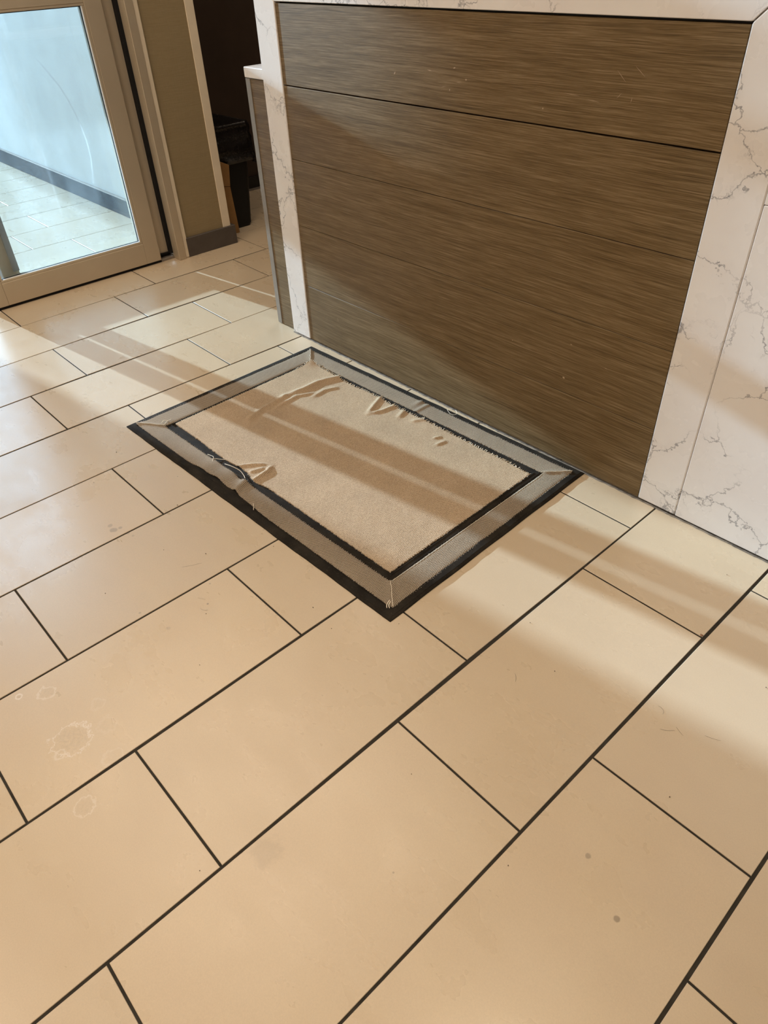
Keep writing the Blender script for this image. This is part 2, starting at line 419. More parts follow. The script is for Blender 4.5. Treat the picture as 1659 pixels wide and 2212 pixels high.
# ------------------------------------------------------------------ floor: grout bed with every tile its own piece
PITCH = 0.3078; LEN = 0.61966; GAP = 0.0046
NODES = [(0, -1, 0, 0.0003, -0.9494), (0, -1, 1, -0.0063, -0.3293), (0, -1, 2, -0.0011, 0.2895), (-1, -1, 0, -0.3065, -0.9505), (0, 0, 0, 0.002, -1.1574),
         (0, 0, 1, -0.0004, -0.5391), (0, 0, 2, -0.0016, 0.0801), (1, 0, 1, 0.3075, -0.5402), (1, 0, 2, 0.3078, 0.0806), (1, 1, 0, 0.3094, -0.3309),
         (2, 1, 0, 0.6141, -0.3292), (1, 1, 1, 0.3119, 0.2914), (2, 2, 0, 0.6165, -0.5384), (-2, -2, 1, -0.6151, -0.5407), (-1, -2, 1, -0.313, -0.5397),
         (-1, -2, 0, -0.3075, -1.1616), (-3, -3, 0, -0.9214, -0.9547), (-2, -3, 0, -0.6166, -0.9531), (-4, -4, 0, -1.2301, -0.5497), (-3, -4, 0, -0.9237, -0.5464),
         (-5, -5, 0, -1.5391, -0.3387), (-5, -5, 1, -1.5303, 0.2789), (-6, -6, 0, -1.8478, -0.5532), (-5, -6, 0, -1.5445, -0.5512), (-6, -6, 1, -1.8434, 0.0674),
         (-5, -6, 1, -1.535, 0.0669), (-7, -7, 0, -2.1548, -0.3463), (-6, -7, 0, -1.8515, -0.3442), (-7, -7, 1, -2.1499, 0.2735), (-6, -7, 1, -1.8413, 0.2722),
         (-8, -8, 0, -2.4653, 0.0639), (-7, -8, 0, -2.1576, 0.065), (-8, -8, 1, -2.4599, 0.6866), (-7, -8, 1, -2.1506, 0.6811), (-8, -9, 0, -2.4647, -0.3522),
         (-8, -9, 1, -2.4669, 0.2688), (-8, -9, 2, -2.4629, 0.8855)]
knots = {}
for (i, s, n, x, y) in NODES: knots.setdefault(i, []).append((y, x - i * PITCH))
def linex(i, y):
    k = sorted(knots.get(i, []))
    if not k: return i * PITCH
    return i * PITCH + float(np.interp(y, [a for a, _ in k], [b for _, b in k]))
YB = {-9: .2666, -8: .0644, -7: .2743, -6: .0675, -5: .2818, -4: .0718, -3: .2856, -2: .0786, -1: .2897, 0: .0811, 1: .2904, 2: .0811}
meas = {}
for (i, s, n, x, y) in NODES:
    meas.setdefault((s, round((y - YB.get(s, .07)) / LEN)), {})[i] = y
def jointy(s, n, i):
    m = meas.get((s, n))
    base = YB.get(s, .2665 if s % 2 else .058) + n * LEN
    if m: return m.get(i, list(m.values())[0])
    return base
floor_o = mesh_obj('floor', [(-6.2, -3.6, -0.0016), (4.2, -3.6, -0.0016), (4.2, 3.2, -0.0016), (-6.2, 3.2, -0.0016)], [(0, 1, 2, 3)], M_GROUT, loc=(0, 0, 0))
struct(floor_o)
def make_tile(s, n):
    g = GAP / 2
    y0 = {i: jointy(s, n, i) for i in (s, s + 1)}; y1 = {i: jointy(s, n + 1, i) for i in (s, s + 1)}
    c = [(linex(s, y0[s]) + g, y0[s] + g), (linex(s + 1, y0[s + 1]) - g, y0[s + 1] + g),
         (linex(s + 1, y1[s + 1]) - g, y1[s + 1] - g), (linex(s, y1[s]) + g, y1[s] - g)]
    dz = random.uniform(-0.0001, 0.0001)
    b = 0.0007
    ins = [(c[0][0] + b, c[0][1] + b), (c[1][0] - b, c[1][1] + b), (c[2][0] - b, c[2][1] - b), (c[3][0] + b, c[3][1] - b)]
    v = [(x, y, -0.008) for x, y in c] + [(x, y, -b + dz) for x, y in c] + [(x, y, dz) for x, y in ins]
    f = [(3, 2, 1, 0), (8, 9, 10, 11)]
    for k in range(4):
        j = (k + 1) % 4
        f += [(k, j, 4 + j, 4 + k), (4 + k, 4 + j, 8 + j, 8 + k)]
    cx = sum(x for x, _ in c) / 4; cy = sum(y for _, y in c) / 4
    mesh_obj('tile', v, f, M_TILE, floor_o, loc=(cx, cy, 0))
for s in range(-19, 6):
    for n in range(-6, 6):
        yc = jointy(s, n, s) + LEN / 2
        xc = (s + 0.5) * PITCH
        if yc < -2.5 or yc > 2.0: continue
        if xc > -1.9 and yc > 0.95: continue
        if xc < -3.6 and yc > 0.95: continue
        make_tile(s, n)

# ------------------------------------------------------------------ room shell
struct(box('ceiling', -2.86, 4.2, -3.6, 3.2, 2.75, 2.85, M_CEIL))
struct(box('ceiling_passage', -3.6, -2.86, 0.8185, 3.2, 2.75, 2.85, M_CEIL))
struct(box('wall_upper', -2.86, -2.76, -3.6, 0.8185, 2.85, 4.3, M_PAINT))
struct(box('wall_right', 4.1, 4.2, -3.6, 3.2, 0, 2.75, M_PAINT))
struct(box('wall_front', -2.66, 4.1, -3.6, -3.5, 0, 2.75, M_PAINT))
struct(box('wall_back', -3.5, 4.1, 3.1, 3.2, 0, 2.75, M_DARKWALL))
# far dark wall of the service passage and its skirting
struct(box('wall_far', -3.55, -3.42, 0.82, 3.1, 0, 2.75, M_DARKWALL))
struct(box('baseboard_far', -3.42, -3.405, 0.82, 3.1, 0, 0.075, M_BLACK, bev=0.002))
struct(box('skirting_highlight', -3.404, -3.398, 0.82, 3.1, 0.0, 0.012, M_STEEL))  # pale strip stands in for the highlight along the skirting foot
# wall by the door (short stub) and the vestibule side wall behind it
wl = sempty('wall_left')
box('wall_stub', -2.86, -2.665, 0.545, 0.8185, 0, 2.75, M_PAPER, wl, label='short wall with olive woven wallcovering')
box('wall_above_door', -2.86, -2.665, -2.25, 0.545, 2.22, 2.75, M_PAINT, wl, label='wall over the door')
box('wall_beyond_door', -2.86, -2.665, -3.5, -2.25, 0, 2.75, M_PAINT, wl, label='wall past the door')
# rounded drywall bead beside the door frame and flat bead at the wall's free corner
bm = bmesh.new()
add_box(bm, -2.668, -2.652, 0.538, 0.563, 0, 2.75, 0.006, 3)
bm_obj('edge_bead', bm, M_BEAD, wl, label='cream rounded bead beside the door frame')
bm = bmesh.new()
add_box(bm, -2.72, -2.661, 0.779, 0.8215, 0.088, 2.75, 0.0015, 1)
bm_obj('corner_bead', bm, M_BEAD, wl, label='pale corner guard at the wall end')
bb = sempty('baseboard_left')
bm = bmesh.new()
v = [(-2.666, 0.556), (-2.652, 0.556), (-2.652, 0.843), (-2.80, 0.843), (-2.80, 0.820), (-2.666, 0.820)]
a = [bm.verts.new((x, y, 0)) for x, y in v]; b = [bm.verts.new((x, y, 0.090)) for x, y in v]
bm.faces.new(a[::-1]); bm.faces.new(b)
for i in range(6): bm.faces.new((a[i], a[(i + 1) % 6], b[(i + 1) % 6], b[i]))
bmesh.ops.bevel(bm, geom=[e for e in bm.edges], offset=0.0018, segments=1, affect='EDGES')
bm_obj('cove_base', bm, M_BASE, bb, label='charcoal cove base around the wall end')
bm = bmesh.new()
for k in range(26):   # worn pale flakes down its cut end
    z = 0.006 + k * 0.0032 + random.uniform(-0.001, 0.001); w = random.uniform(0.0004, 0.0012)
    add_box(bm, -2.6522, -2.6512, 0.5556 - w, 0.5562 + w, z, z + random.uniform(0.001, 0.003))
bm_obj('worn_edge', bm, M_BEAD, bb, kind='stuff', label='chipped pale edge')

# vestibule
struct(box('wall_vestibule', -6.1, -2.86, 0.668, 0.8185, 0, 4.2, M_VWALL))
vb = struct(box('baseboard_vestibule', -6.0, -2.86, 0.655, 0.668, 0, 0.096, M_VBASE, bev=0.002))
box('cap_trim', -6.0, -2.86, 0.652, 0.668, 0.096, 0.101, M_STEEL, vb, label='thin bright strip on top')
struct(box('wall_vestibule', -6.1, -2.86, -3.6, -3.5, 0, 4.2, M_PAINT))
struct(box('ceiling_vestibule', -6.1, -2.86, -3.5, 0.668, 4.2, 4.3, M_CEIL))
# outer glazed front of the vestibule
win = sempty('window_1')
FX = -6.0
for (ya, yb) in ((0.60, 0.668), (-1.565, -1.11), (-3.5, -1.577)):
    box('mullion', FX - 0.05, FX + 0.05, ya, yb, 0, 4.2, M_ALU, win)
for (z0, z1) in ((0, 0.05), (2.30, 2.38), (4.14, 4.2)):
    box('transom', FX - 0.045, FX + 0.045, -3.5, 0.66, z0, z1, M_ALU, win)
box('pane', FX - 0.006, FX + 0.006, -1.11, -0.885, 0.05, 2.30, M_TINT, win)  # unseen pane added to dim the sun strip past the leaf
box('pane', FX - 0.006, FX + 0.006, -0.8845, 0.60, 0.05, 2.30, M_TINT2, win)  # unseen pane, tinted to hold back daylight in the vestibule
box('pane', FX - 0.006, FX + 0.006, -1.11, 0.60, 2.38, 4.14, M_CLEAR, win)
hs = empty('sun_blocker_boards', (-6.35, -0.40, 1.52), 'grey boards added out of view to block sun on the counter', 'sun_blocker')  # boards added out of view to keep sun off the counter front
box('board', -6.38, -6.32, -0.425, -0.10, 1.52, 2.02, M_ALU_GREY, hs, 0.004)
box('board', -6.38, -6.32, -0.57, -0.43, 1.52, 2.62, M_ALU_GREY, hs, 0.004)
box('bracket', -6.32, -6.05, -0.52, -0.49, 2.325, 2.355, M_ALU_GREY, hs)
box('bracket', -6.32, -6.05, -0.41, -0.38, 1.97, 2.0, M_ALU_GREY, hs)
struct(box('ground', -60, -6.15, -40, 40, -0.12, -0.02, M_CONC))

# ------------------------------------------------------------------ sliding door leaf parked over its fixed sidelite
DX = -2.69
door = sempty('door_1')
def dbox(name, y0, y1, z0, z1, x0=DX - 0.042, x1=DX, mat=M_ALU, bev=0.0012, parent=door, **kw):
    return box(name, x0, x1, y0, y1, z0, z1, mat, parent, bev, **kw)
dbox('stile', -0.392, -0.312, 0.013, 2.12, label='stile at the meeting side')
dbox('stile', 0.3535, 0.427, 0.013, 2.12, label='stile at the pocket side')
rail = dbox('bottom_rail', -0.3115, 0.353, 0.013, 0.108)
dbox('middle_rail', -0.3115, 0.353, 1.040, 1.13)
dbox('top_rail', -0.3115, 0.353, 2.03, 2.12)
# glazing beads
for (y0, y1, z0, z1) in ((-0.3115, 0.3525, 0.1085, 0.1185), (-0.3115, 0.3525, 1.031, 1.0395)):
    dbox('glazing_bead', y0, y1, z0, z1, x1=DX - 0.001, bev=0.001)
for (y0, y1) in ((-0.3115, -0.304), (0.342, 0.353)):
    dbox('glazing_bead', y0, y1, 0.119, 1.0305, x1=DX - 0.001, bev=0.001)
for (y0, y1, z0, z1) in ((-0.300, 0.342, 0.1188, 0.1218), (0.339, 0.342, 0.122, 1.030), (-0.300, 0.342, 1.028, 1.031)):
    box('glass_gasket', DX - 0.020, DX - 0.010, y0, y1, z0, z1, M_GASKET, door)
for (y0, y1, z0, z1) in ((-0.300, 0.3425, 0.1186, 0.1215), (0.3395, 0.3425, 0.1215, 1.0300)):  # near-white strips imitate the sky-lit edges of the beads
    box('bead_glint_strip', DX - 0.0095, DX - 0.0015, y0, y1, z0, z1, M_BEAD_GLINT, door)
box('pane', DX - 0.018, DX - 0.014, -0.300, 0.342, 0.1215, 1.0285, M_GLASS, door, label='smudged glass pane with a wiped arc')
box('pane', DX - 0.018, DX - 0.014, -0.311, 0.353, 1.13, 2.03, M_GLASS, door)
box('gap_shadow_strip', DX - 0.036, DX - 0.008, -0.36, 0.43, 0.0004, 0.0145, M_GASKET, door, label='black strip for the shadow gap under the leaf')  # black strip put in for the shadow gap below the rail
# fixed sidelite behind
sl = sempty('door_2')
RX = -2.755
def rbox(name, y0, y1, z0, z1, mat=M_ALU, **kw):
    return box(name, RX - 0.045, RX, y0, y1, z0, z1, mat, sl, 0.0012, **kw)
rbox('stile', -0.298, -0.207, 0.03, 2.2)
rbox('stile', 0.446, 0.484, 0.03, 2.2)
box('glass_stop', RX, RX + 0.012, -0.232, -0.207, 0.125, 2.2, M_ALU_GREY, sl)
rbox('bottom_rail', -0.2065, 0.4455, 0.03, 0.075)
box('pane', RX - 0.026, RX - 0.020, -0.207, 0.446, 0.075, 2.15, M_GLASS2, sl)
# cover strip in the pocket, slit and post
fr = sempty('trim_2')
box('pocket_strip', -2.735, -2.725, 0.438, 0.497, 0.030, 2.2, M_ALU, fr, 0.001)
box('slit_gasket', -2.7245, -2.700, 0.4860, 0.500, 0.026, 2.2, M_GASKET, fr)
box('slit_gasket', -2.7245, -2.715, 0.432, 0.4860, 0.025, 0.031, M_GASKET, fr)
box('pocket_sun_block', -2.83, -2.726, 0.43, 0.497, 0.0125, 0.0245, M_GASKET, fr)  # added to stop sun leaking under the pocket strip
box('door_post', -2.83, -2.645, 0.5005, 0.5375, 0, 2.22, M_ALU, fr, 0.0015)
box('threshold', -2.83, -2.700, 0.43, 0.500, 0.0003, 0.012, M_STEEL, fr, 0.001)
box('door_header', -2.83, -2.645, -2.25, 0.5375, 2.125, 2.22, M_ALU, fr, 0.0015)
# the other pair of leaves, at the far side of the opening
o2 = sempty('door_3')
for nm, x, y0, y1 in (('stile', DX, -2.20, -2.12), ('stile', DX, -1.47, -1.39)):
    box(nm, x - 0.042, x, y0, y1, 0.013, 2.12, M_ALU, o2, 0.001)
for z0, z1 in ((0.013, 0.108), (1.04, 1.13), (2.03, 2.12)):
    box('rail', DX - 0.042, DX, -2.12, -1.47, z0, z1, M_ALU, o2, 0.001)
box('pane', DX - 0.018, DX - 0.014, -2.12, -1.47, 0.108, 2.03, M_GLASS, o2)

# ------------------------------------------------------------------ reception counter
YA, YS = 0.4085, 0.0062       # front face y = YA + YS*x
def fy(x): return YA + YS * x
counter = empty('reception_counter', (-0.75, fy(-0.75), 0), 'long counter front of brown wood planks framed by white grey-veined quartz', 'counter')
def cprism(name, pts, off0, off1, mat, bev=0.001, label=None, parent=counter):
    """a slab in the counter's plane: pts are (x, z); off0/off1 are depth behind the face"""
    bm = bmesh.new(); prism_xz(bm, pts, off0, off1, bev)
    for v in bm.verts: v.co.y += fy(v.co.x)
    return bm_obj(name, bm, mat, parent, label=label)
PX0, PX1 = -1.4805, -0.0580
ZS = [0.0045, 0.2165, 0.4300, 0.6425, 0.8535, 1.0615]
GG = [0.0, 0.0012, 0.0012, 0.0014, 0.0036]
for k in range(5):
    z0 = ZS[k] + GG[k] / 2; z1 = ZS[k + 1] - (GG[k + 1] / 2 if k < 4 else 0)
    cprism('plank', [(PX0, z0), (PX1 - 0.0012, z0), (PX1 - 0.0012, z1), (PX0, z1)], 0.0030, 0.020, M_WOOD, 0.0008)
ztop = 1.172
cprism('quartz_leg', [(-1.585, 0.003), (PX0 - 0.0005, 0.003), (PX0 - 0.0005, 1.0645), (-1.585, 1.0645 + 0.1045)], 0, 0.024, M_QUARTZ, 0.0022, 'left quartz leg')
cprism('quartz_leg', [(PX1 + 0.0008, 0.004), (0.0495, 0.004), (0.0495, ztop), (PX1 + 0.0008, 1.0645)], 0, 0.024, M_QUARTZ, 0.0026, 'right quartz leg')
cprism('quartz_top_band', [(PX0, 1.0665), (PX1, 1.0665), (0.0490, ztop + 0.0015), (-1.5855, ztop + 0.0015)], 0, 0.024, M_QUARTZ, 0.0012, 'mitred quartz band over the planks')
cprism('quartz_slab', [(0.0508, 0.004), (1.60, 0.004), (1.60, 0.7775), (0.0508, 0.7775)], 0, 0.024, M_QUARTZ, 0.0016, 'lower quartz slab right of the leg')
cprism('quartz_slab', [(0.0508, 0.7787), (1.60, 0.7787), (1.60, ztop), (0.0508, ztop)], 0, 0.024, M_QUARTZ, 0.0008, 'upper quartz slab right of the leg')
cprism('worktop', [(-1.585, ztop + 0.002), (1.62, ztop + 0.002), (1.62, ztop + 0.028), (-1.585, ztop + 0.028)], 0.0, 0.62, M_QUARTZ, 0.0016)
cprism('carcass', [(-1.580, 0.0), (1.595, 0.0), (1.595, ztop), (-1.580, ztop)], 0.0245, 0.60, M_BLACK, 0.0)
# sealant and grime along the foot
def strip(name, x0, x1, off, w, h, mat, amp, label=None, step=0.006):
    n = int((x1 - x0) / step); vs = []; fs = []
    for i in range(n + 1):
        x = x0 + (x1 - x0) * i / n
        e = amp * (0.6 * math.sin(x * 57) + 0.5 * math.sin(x * 173 + 1) + random.uniform(-.6, .6))
        y = fy(x) + off
        vs += [(x, y - w - e, 0.0003), (x, y - w * .5 - e * .6, h), (x, y, h + abs(e) * .3)]
    for i in range(n):
        a = 3 * i
        fs += [(a, a + 3, a + 4, a + 1), (a + 1, a + 4, a + 5, a + 2)]
    return mesh_obj(name, vs, fs, mat, counter, label=label)
strip('sealant_line', -1.585, 1.60, 0.001, 0.0055, 0.0016, M_SEAL, 0.0012, 'dirty sealant line along the floor')
strip('grime_line', -1.49, 1.60, 0.0022, 0.0030, 0.0034, M_SEAL_DARK, 0.0008, 'dark grime in the joint')
# pale chips and scratches in the wood
bm = bmesh.new()
for (x, z, w, h, r) in ((-.976, .922, .010, .003, .9), (-.848, .937, .016, .002, -.1), (-.764, .948, .008, .003, .3), (-.725, .926, .006, .004, 0), (-.747, .919, .020, .001, .1), (-.778, .900, .003, .005, 0),
                     (-.339, .260, .009, .006, -.2), (-.49, .888, .004, .004, 0), (-.301, .965, .03, .0008, -.7), (-.26, .976, .03, .0008, -.6), (-.417, .922, .04, .0008, -.05), (-.36, .915, .03, .0008, -.08),
                     (-1.303, .135, .012, .0008, -1.0), (-.80, .905, .018, .0008, .2), (-.30, .93, .014, .001, .8), (-.27, .925, .010, .001, 1.4), (-.33, .36, .006, .002, -.3), (-.52, .31, .003, .003, 0), (-.22, .33, .008, .001, -.2)):
    y = fy(x) + 0.0029
    pts = [(x + math.cos(r) * a - math.sin(r) * b, z + math.sin(r) * a + math.cos(r) * b) for a, b in ((-w / 2, 0), (0, -h / 2), (w / 2, 0), (0, h / 2))]
    a = [bm.verts.new((px, y - 0.0002, pz)) for px, pz in pts]; c = [bm.verts.new((px, y + 0.0004, pz)) for px, pz in pts]
    bm.faces.new(a)
    for i in range(4): bm.faces.new((a[i], c[i], c[(i + 1) % 4], a[(i + 1) % 4]))
bm_obj('chip', bm, M_CHIP, counter, kind='stuff', label='pale chips and scratches in the planks')

# lower return cabinet behind the left leg
side = empty('side_cabinet', (-1.64, 0.42, 0), 'low wood-fronted cabinet with a white quartz top, left of the marble leg', 'cabinet')
YB2 = 0.4095
def sprism(name, x0, x1, z0, z1, o0, o1, mat, bev=0.0008, label=None):
    bm = bmesh.new(); add_box(bm, x0, x1, YB2 + o0, YB2 + o1, z0, z1, bev); return bm_obj(name, bm, mat, side, label=label)
sprism('edge_strip', -1.7025, -1.6775, 0.003, 0.8545, 0.000, 0.020, M_STEEL, label='grey metal edge strip')
sprism('front_panel', -1.6765, -1.5865, 0.003, 0.8545, 0.002, 0.018, M_WOOD)
sprism('end_panel', -1.7020, -1.6900, 0.003, 0.8545, 0.0205, 0.50, M_BLACK)
sprism('quartz_top', -1.7045, -1.5865, 0.8565, 0.8870, -0.001, 0.52, M_QUARTZ, 0.002)
sprism('carcass', -1.6895, -1.5865, 0.003, 0.8540, 0.021, 0.50, M_BLACK)

# ------------------------------------------------------------------ door mat
OC = np.array([(-1.4138, -0.4095), (-0.2011, -0.3725), (-0.2240, 0.4035), (-1.4283, 0.3625)])   # outer corners
MU, MV = 1.207, 0.776
def mp(u, v):
    a = u / MU; b = v / MV
    return (1 - a) * (1 - b) * OC[0] + a * (1 - b) * OC[1] + a * b * OC[2] + (1 - a) * b * OC[3]
mat = empty('door_mat', (-0.816, 0.0, 0), 'rumpled tan carpet mat with black rubber border and frayed woven band', 'mat')
def ring(name, i0, i1, zs, m, label=None):
    """rectangular frame; zs = list of (inset, z) profile across it"""
    vs = []; fs = []
    N = 60
    prof = zs
    per = []
    for ins, z in prof:
        pts = []
        for (ua, va, ub, vb_) in ((ins, ins, MU - ins, ins), (MU - ins, ins, MU - ins, MV - ins), (MU - ins, MV - ins, ins, MV - ins), (ins, MV - ins, ins, ins)):
            for k in range(N):
                u = ua + (ub - ua) * k / N; v = va + (vb_ - va) * k / N
                e = 0.0007 * math.sin(u * 21 + v * 33) + 0.0004 * math.sin(u * 77 + 1)
                p = mp(u, v); pts.append((p[0] + e, p[1] + e, z + (0.0003 * math.sin(u * 60 + v * 90) if z > 0.001 else 0)))
        per.append(pts)
    n = 4 * N
    for pts in per: vs += pts
    for r in range(len(prof) - 1):
        for k in range(n):
            a = r * n + k; b = r * n + (k + 1) % n
            fs.append((a, b, b + n, a + n))
    return mesh_obj(name, vs, fs, m, mat, label=label, smooth=False)
# rubber sheet
sheet = []
for u, v in ((0.001, 0.001), (MU - 0.001, 0.001), (MU - 0.001, MV - 0.001), (0.001, MV - 0.001)): sheet.append(mp(u, v))
mesh_obj('rubber_base', [(x, y, 0.0004) for x, y in sheet] + [(x, y, 0.0030) for x, y in sheet],
         [(3, 2, 1, 0), (4, 5, 6, 7), (0, 1, 5, 4), (1, 2, 6, 5), (2, 3, 7, 6), (3, 0, 4, 7)], M_RUBBER, mat)
ring('outer_border', 0, 0, [(0.0, 0.0003), (0.0010, 0.0030), (0.0065, 0.0052), (0.0075, 0.0064), (0.0230, 0.0072), (0.0255, 0.0060), (0.0262, 0.0028)], M_RUBBER, 'bevelled black rubber outer border')
ring('inner_border', 0, 0, [(0.0860, 0.0028), (0.0870, 0.0060), (0.0895, 0.0070), (0.0905, 0.0055), (0.1000, 0.0058), (0.1010, 0.0072), (0.1060, 0.0066), (0.1070, 0.0028)], M_RUBBER, 'ridged black rubber inner border')

RIDGES = [  # polyline, height, width
    ([(-1.150, 0.285), (-1.166, 0.24), (-1.178, 0.20), (-1.176, 0.13), (-1.188, 0.06)], 0.0092, 0.0130),
    ([(-1.186, 0.06), (-1.178, 0.01), (-1.172, -0.05), (-1.155, -0.10), (-1.131, -0.134)], 0.0060, 0.0115),
    ([(-1.135, 0.135), (-1.158, 0.089), (-1.152, 0.03), (-1.140, -0.02)], 0.0045, 0.0085),
    ([(-1.105, 0.22), (-1.120, 0.18), (-1.114, 0.12)], 0.0042, 0.0085),
    ([(-0.948, 0.290), (-0.925, 0.235), (-0.900, 0.18)], 0.0060, 0.0085),
    ([(-0.872, 0.290), (-0.880, 0.228), (-0.896, 0.185)], 0.0048, 0.0080),
    ([(-0.832, 0.290), (-0.811, 0.232)], 0.0042, 0.0090),
    ([(-0.742, 0.290), (-0.768, 0.245)], 0.0036, 0.0095),
    ([(-0.640, 0.245), (-0.650, 0.225)], 0.0035, 0.0060),
    ([(-0.612, 0.236), (-0.618, 0.203)], 0.0035, 0.0065),
    ([(-0.955, -0.285), (-0.930, -0.245), (-0.897, -0.212)], 0.0050, 0.0070),
    ([(-0.863, -0.278), (-0.871, -0.230), (-0.886, -0.208)], 0.0080, 0.0080),
    ([(-0.905, -0.270), (-0.890, -0.225)], 0.0040, 0.0065),
]
def pdist(P, poly):
    best = np.full(len(P), 9.0); tt = np.zeros(len(P)); L = 0; tot = sum(math.dist(a, b) for a, b in zip(poly, poly[1:]))
    for a, b in zip(poly, poly[1:]):
        a = np.array(a); b = np.array(b); d = b - a; l = np.linalg.norm(d)
        k = np.clip(((P - a) @ d) / (l * l), 0, 1)
        q = np.linalg.norm(P - (a + k[:, None] * d), axis=1)
        m = q < best; best[m] = q[m]; tt[m] = (L + k[m] * l) / tot; L += l
    return best, tt
def vnoise(P, f, seed):
    r = np.random.default_rng(seed); s = np.zeros(len(P))
    for k in range(6):
        a = r.uniform(0, 2 * math.pi); ff = f * r.uniform(0.6, 1.6); ph = r.uniform(0, 6.28)
        s += np.sin((P[:, 0] * math.cos(a) + P[:, 1] * math.sin(a)) * ff + ph)
    return s / 6
# centre carpet: corner points measured, edges slightly irregular, wrinkles raised
CC = np.array([(-1.3040, -0.2900), (-0.3145, -0.2663), (-0.3258, 0.2863), (-1.3150, 0.2740)])
def center_panel():
    nu, nv = 330, 184
    a = np.linspace(0, 1, nu); b = np.linspace(0, 1, nv)
    A, B = np.meshgrid(a, b, indexing='ij'); A = A.ravel(); B = B.ravel()
    P = ((1 - A) * (1 - B))[:, None] * CC[0] + (A * (1 - B))[:, None] * CC[1] + (A * B)[:, None] * CC[2] + ((1 - A) * B)[:, None] * CC[3]
    z = 0.0082 + 0.0006 * vnoise(P, 30, 1) + 0.0003 * vnoise(P, 120, 2)
    for poly, h, w in RIDGES:
        d, t = pdist(P, poly)
        e = np.clip(np.minimum(t / 0.02 + 0.9, (1 - t) / 0.22), 0, 1)
        z += h * np.exp(-(d / w) ** 2) * (0.25 + 0.75 * e)
    # top edge drawn in where the ruck pulls it, lower edge bowed
    x = P[:, 0]
    topw = np.clip((B - 0.80) / 0.2, 0, 1) ** 2
    pull = 0.010 * np.exp(-((x + 1.10) / 0.085) ** 2) + 0.006 * np.exp(-((x + 0.87) / 0.09) ** 2) - 0.004 * np.exp(-((x + 1.30) / 0.03) ** 2)
    P[:, 1] -= pull * topw
    botw = np.clip((0.25 - B) / 0.25, 0, 1) ** 2
    P[:, 1] += botw * (0.004 * np.exp(-((x + 0.93) / 0.05) ** 2) - 0.012 * np.exp(-((x + 0.86) / 0.03) ** 2) - 0.004 * np.exp(-((x + 1.05) / 0.08) ** 2))
    # top left corner lifts and curls
    cd = np.hypot(P[:, 0] - CC[3][0], P[:, 1] - CC[3][1])
    z += 0.008 * np.exp(-(cd / 0.028) ** 2)
    # irregular cut edge
    edge = np.minimum(np.minimum(A, 1 - A) * 0.99, np.minimum(B, 1 - B) * 0.55)
    jit = np.where(edge < 1e-6, 1.0, 0.0)
    P += (RNG.normal(0, 0.0007, P.shape)) * jit[:, None]
    verts = [(float(p[0]), float(p[1]), float(q)) for p, q in zip(P, z)]
    idx = lambda i, j: i * nv + j
    faces = [(idx(i, j), idx(i + 1, j), idx(i + 1, j + 1), idx(i, j + 1)) for i in range(nu - 1) for j in range(nv - 1)]
    loop = [idx(i, 0) for i in range(nu)] + [idx(nu - 1, j) for j in range(1, nv)] + [idx(i, nv - 1) for i in range(nu - 2, -1, -1)] + [idx(0, j) for j in range(nv - 2, 0, -1)]
    edge_pts = [verts[k] for k in loop]
    base = len(verts)
    verts += [(verts[k][0], verts[k][1], max(0.0036, verts[k][2] - 0.0040)) for k in loop]
    n = len(loop)
    faces += [(loop[k], base + k, base + (k + 1) % n, loop[(k + 1) % n]) for k in range(n)]
    mesh_obj('centre_carpet', verts, faces, M_CENTER, mat, smooth=True, label='tan carpet field with rucks along its edges')
    return edge_pts
cedge = center_panel()

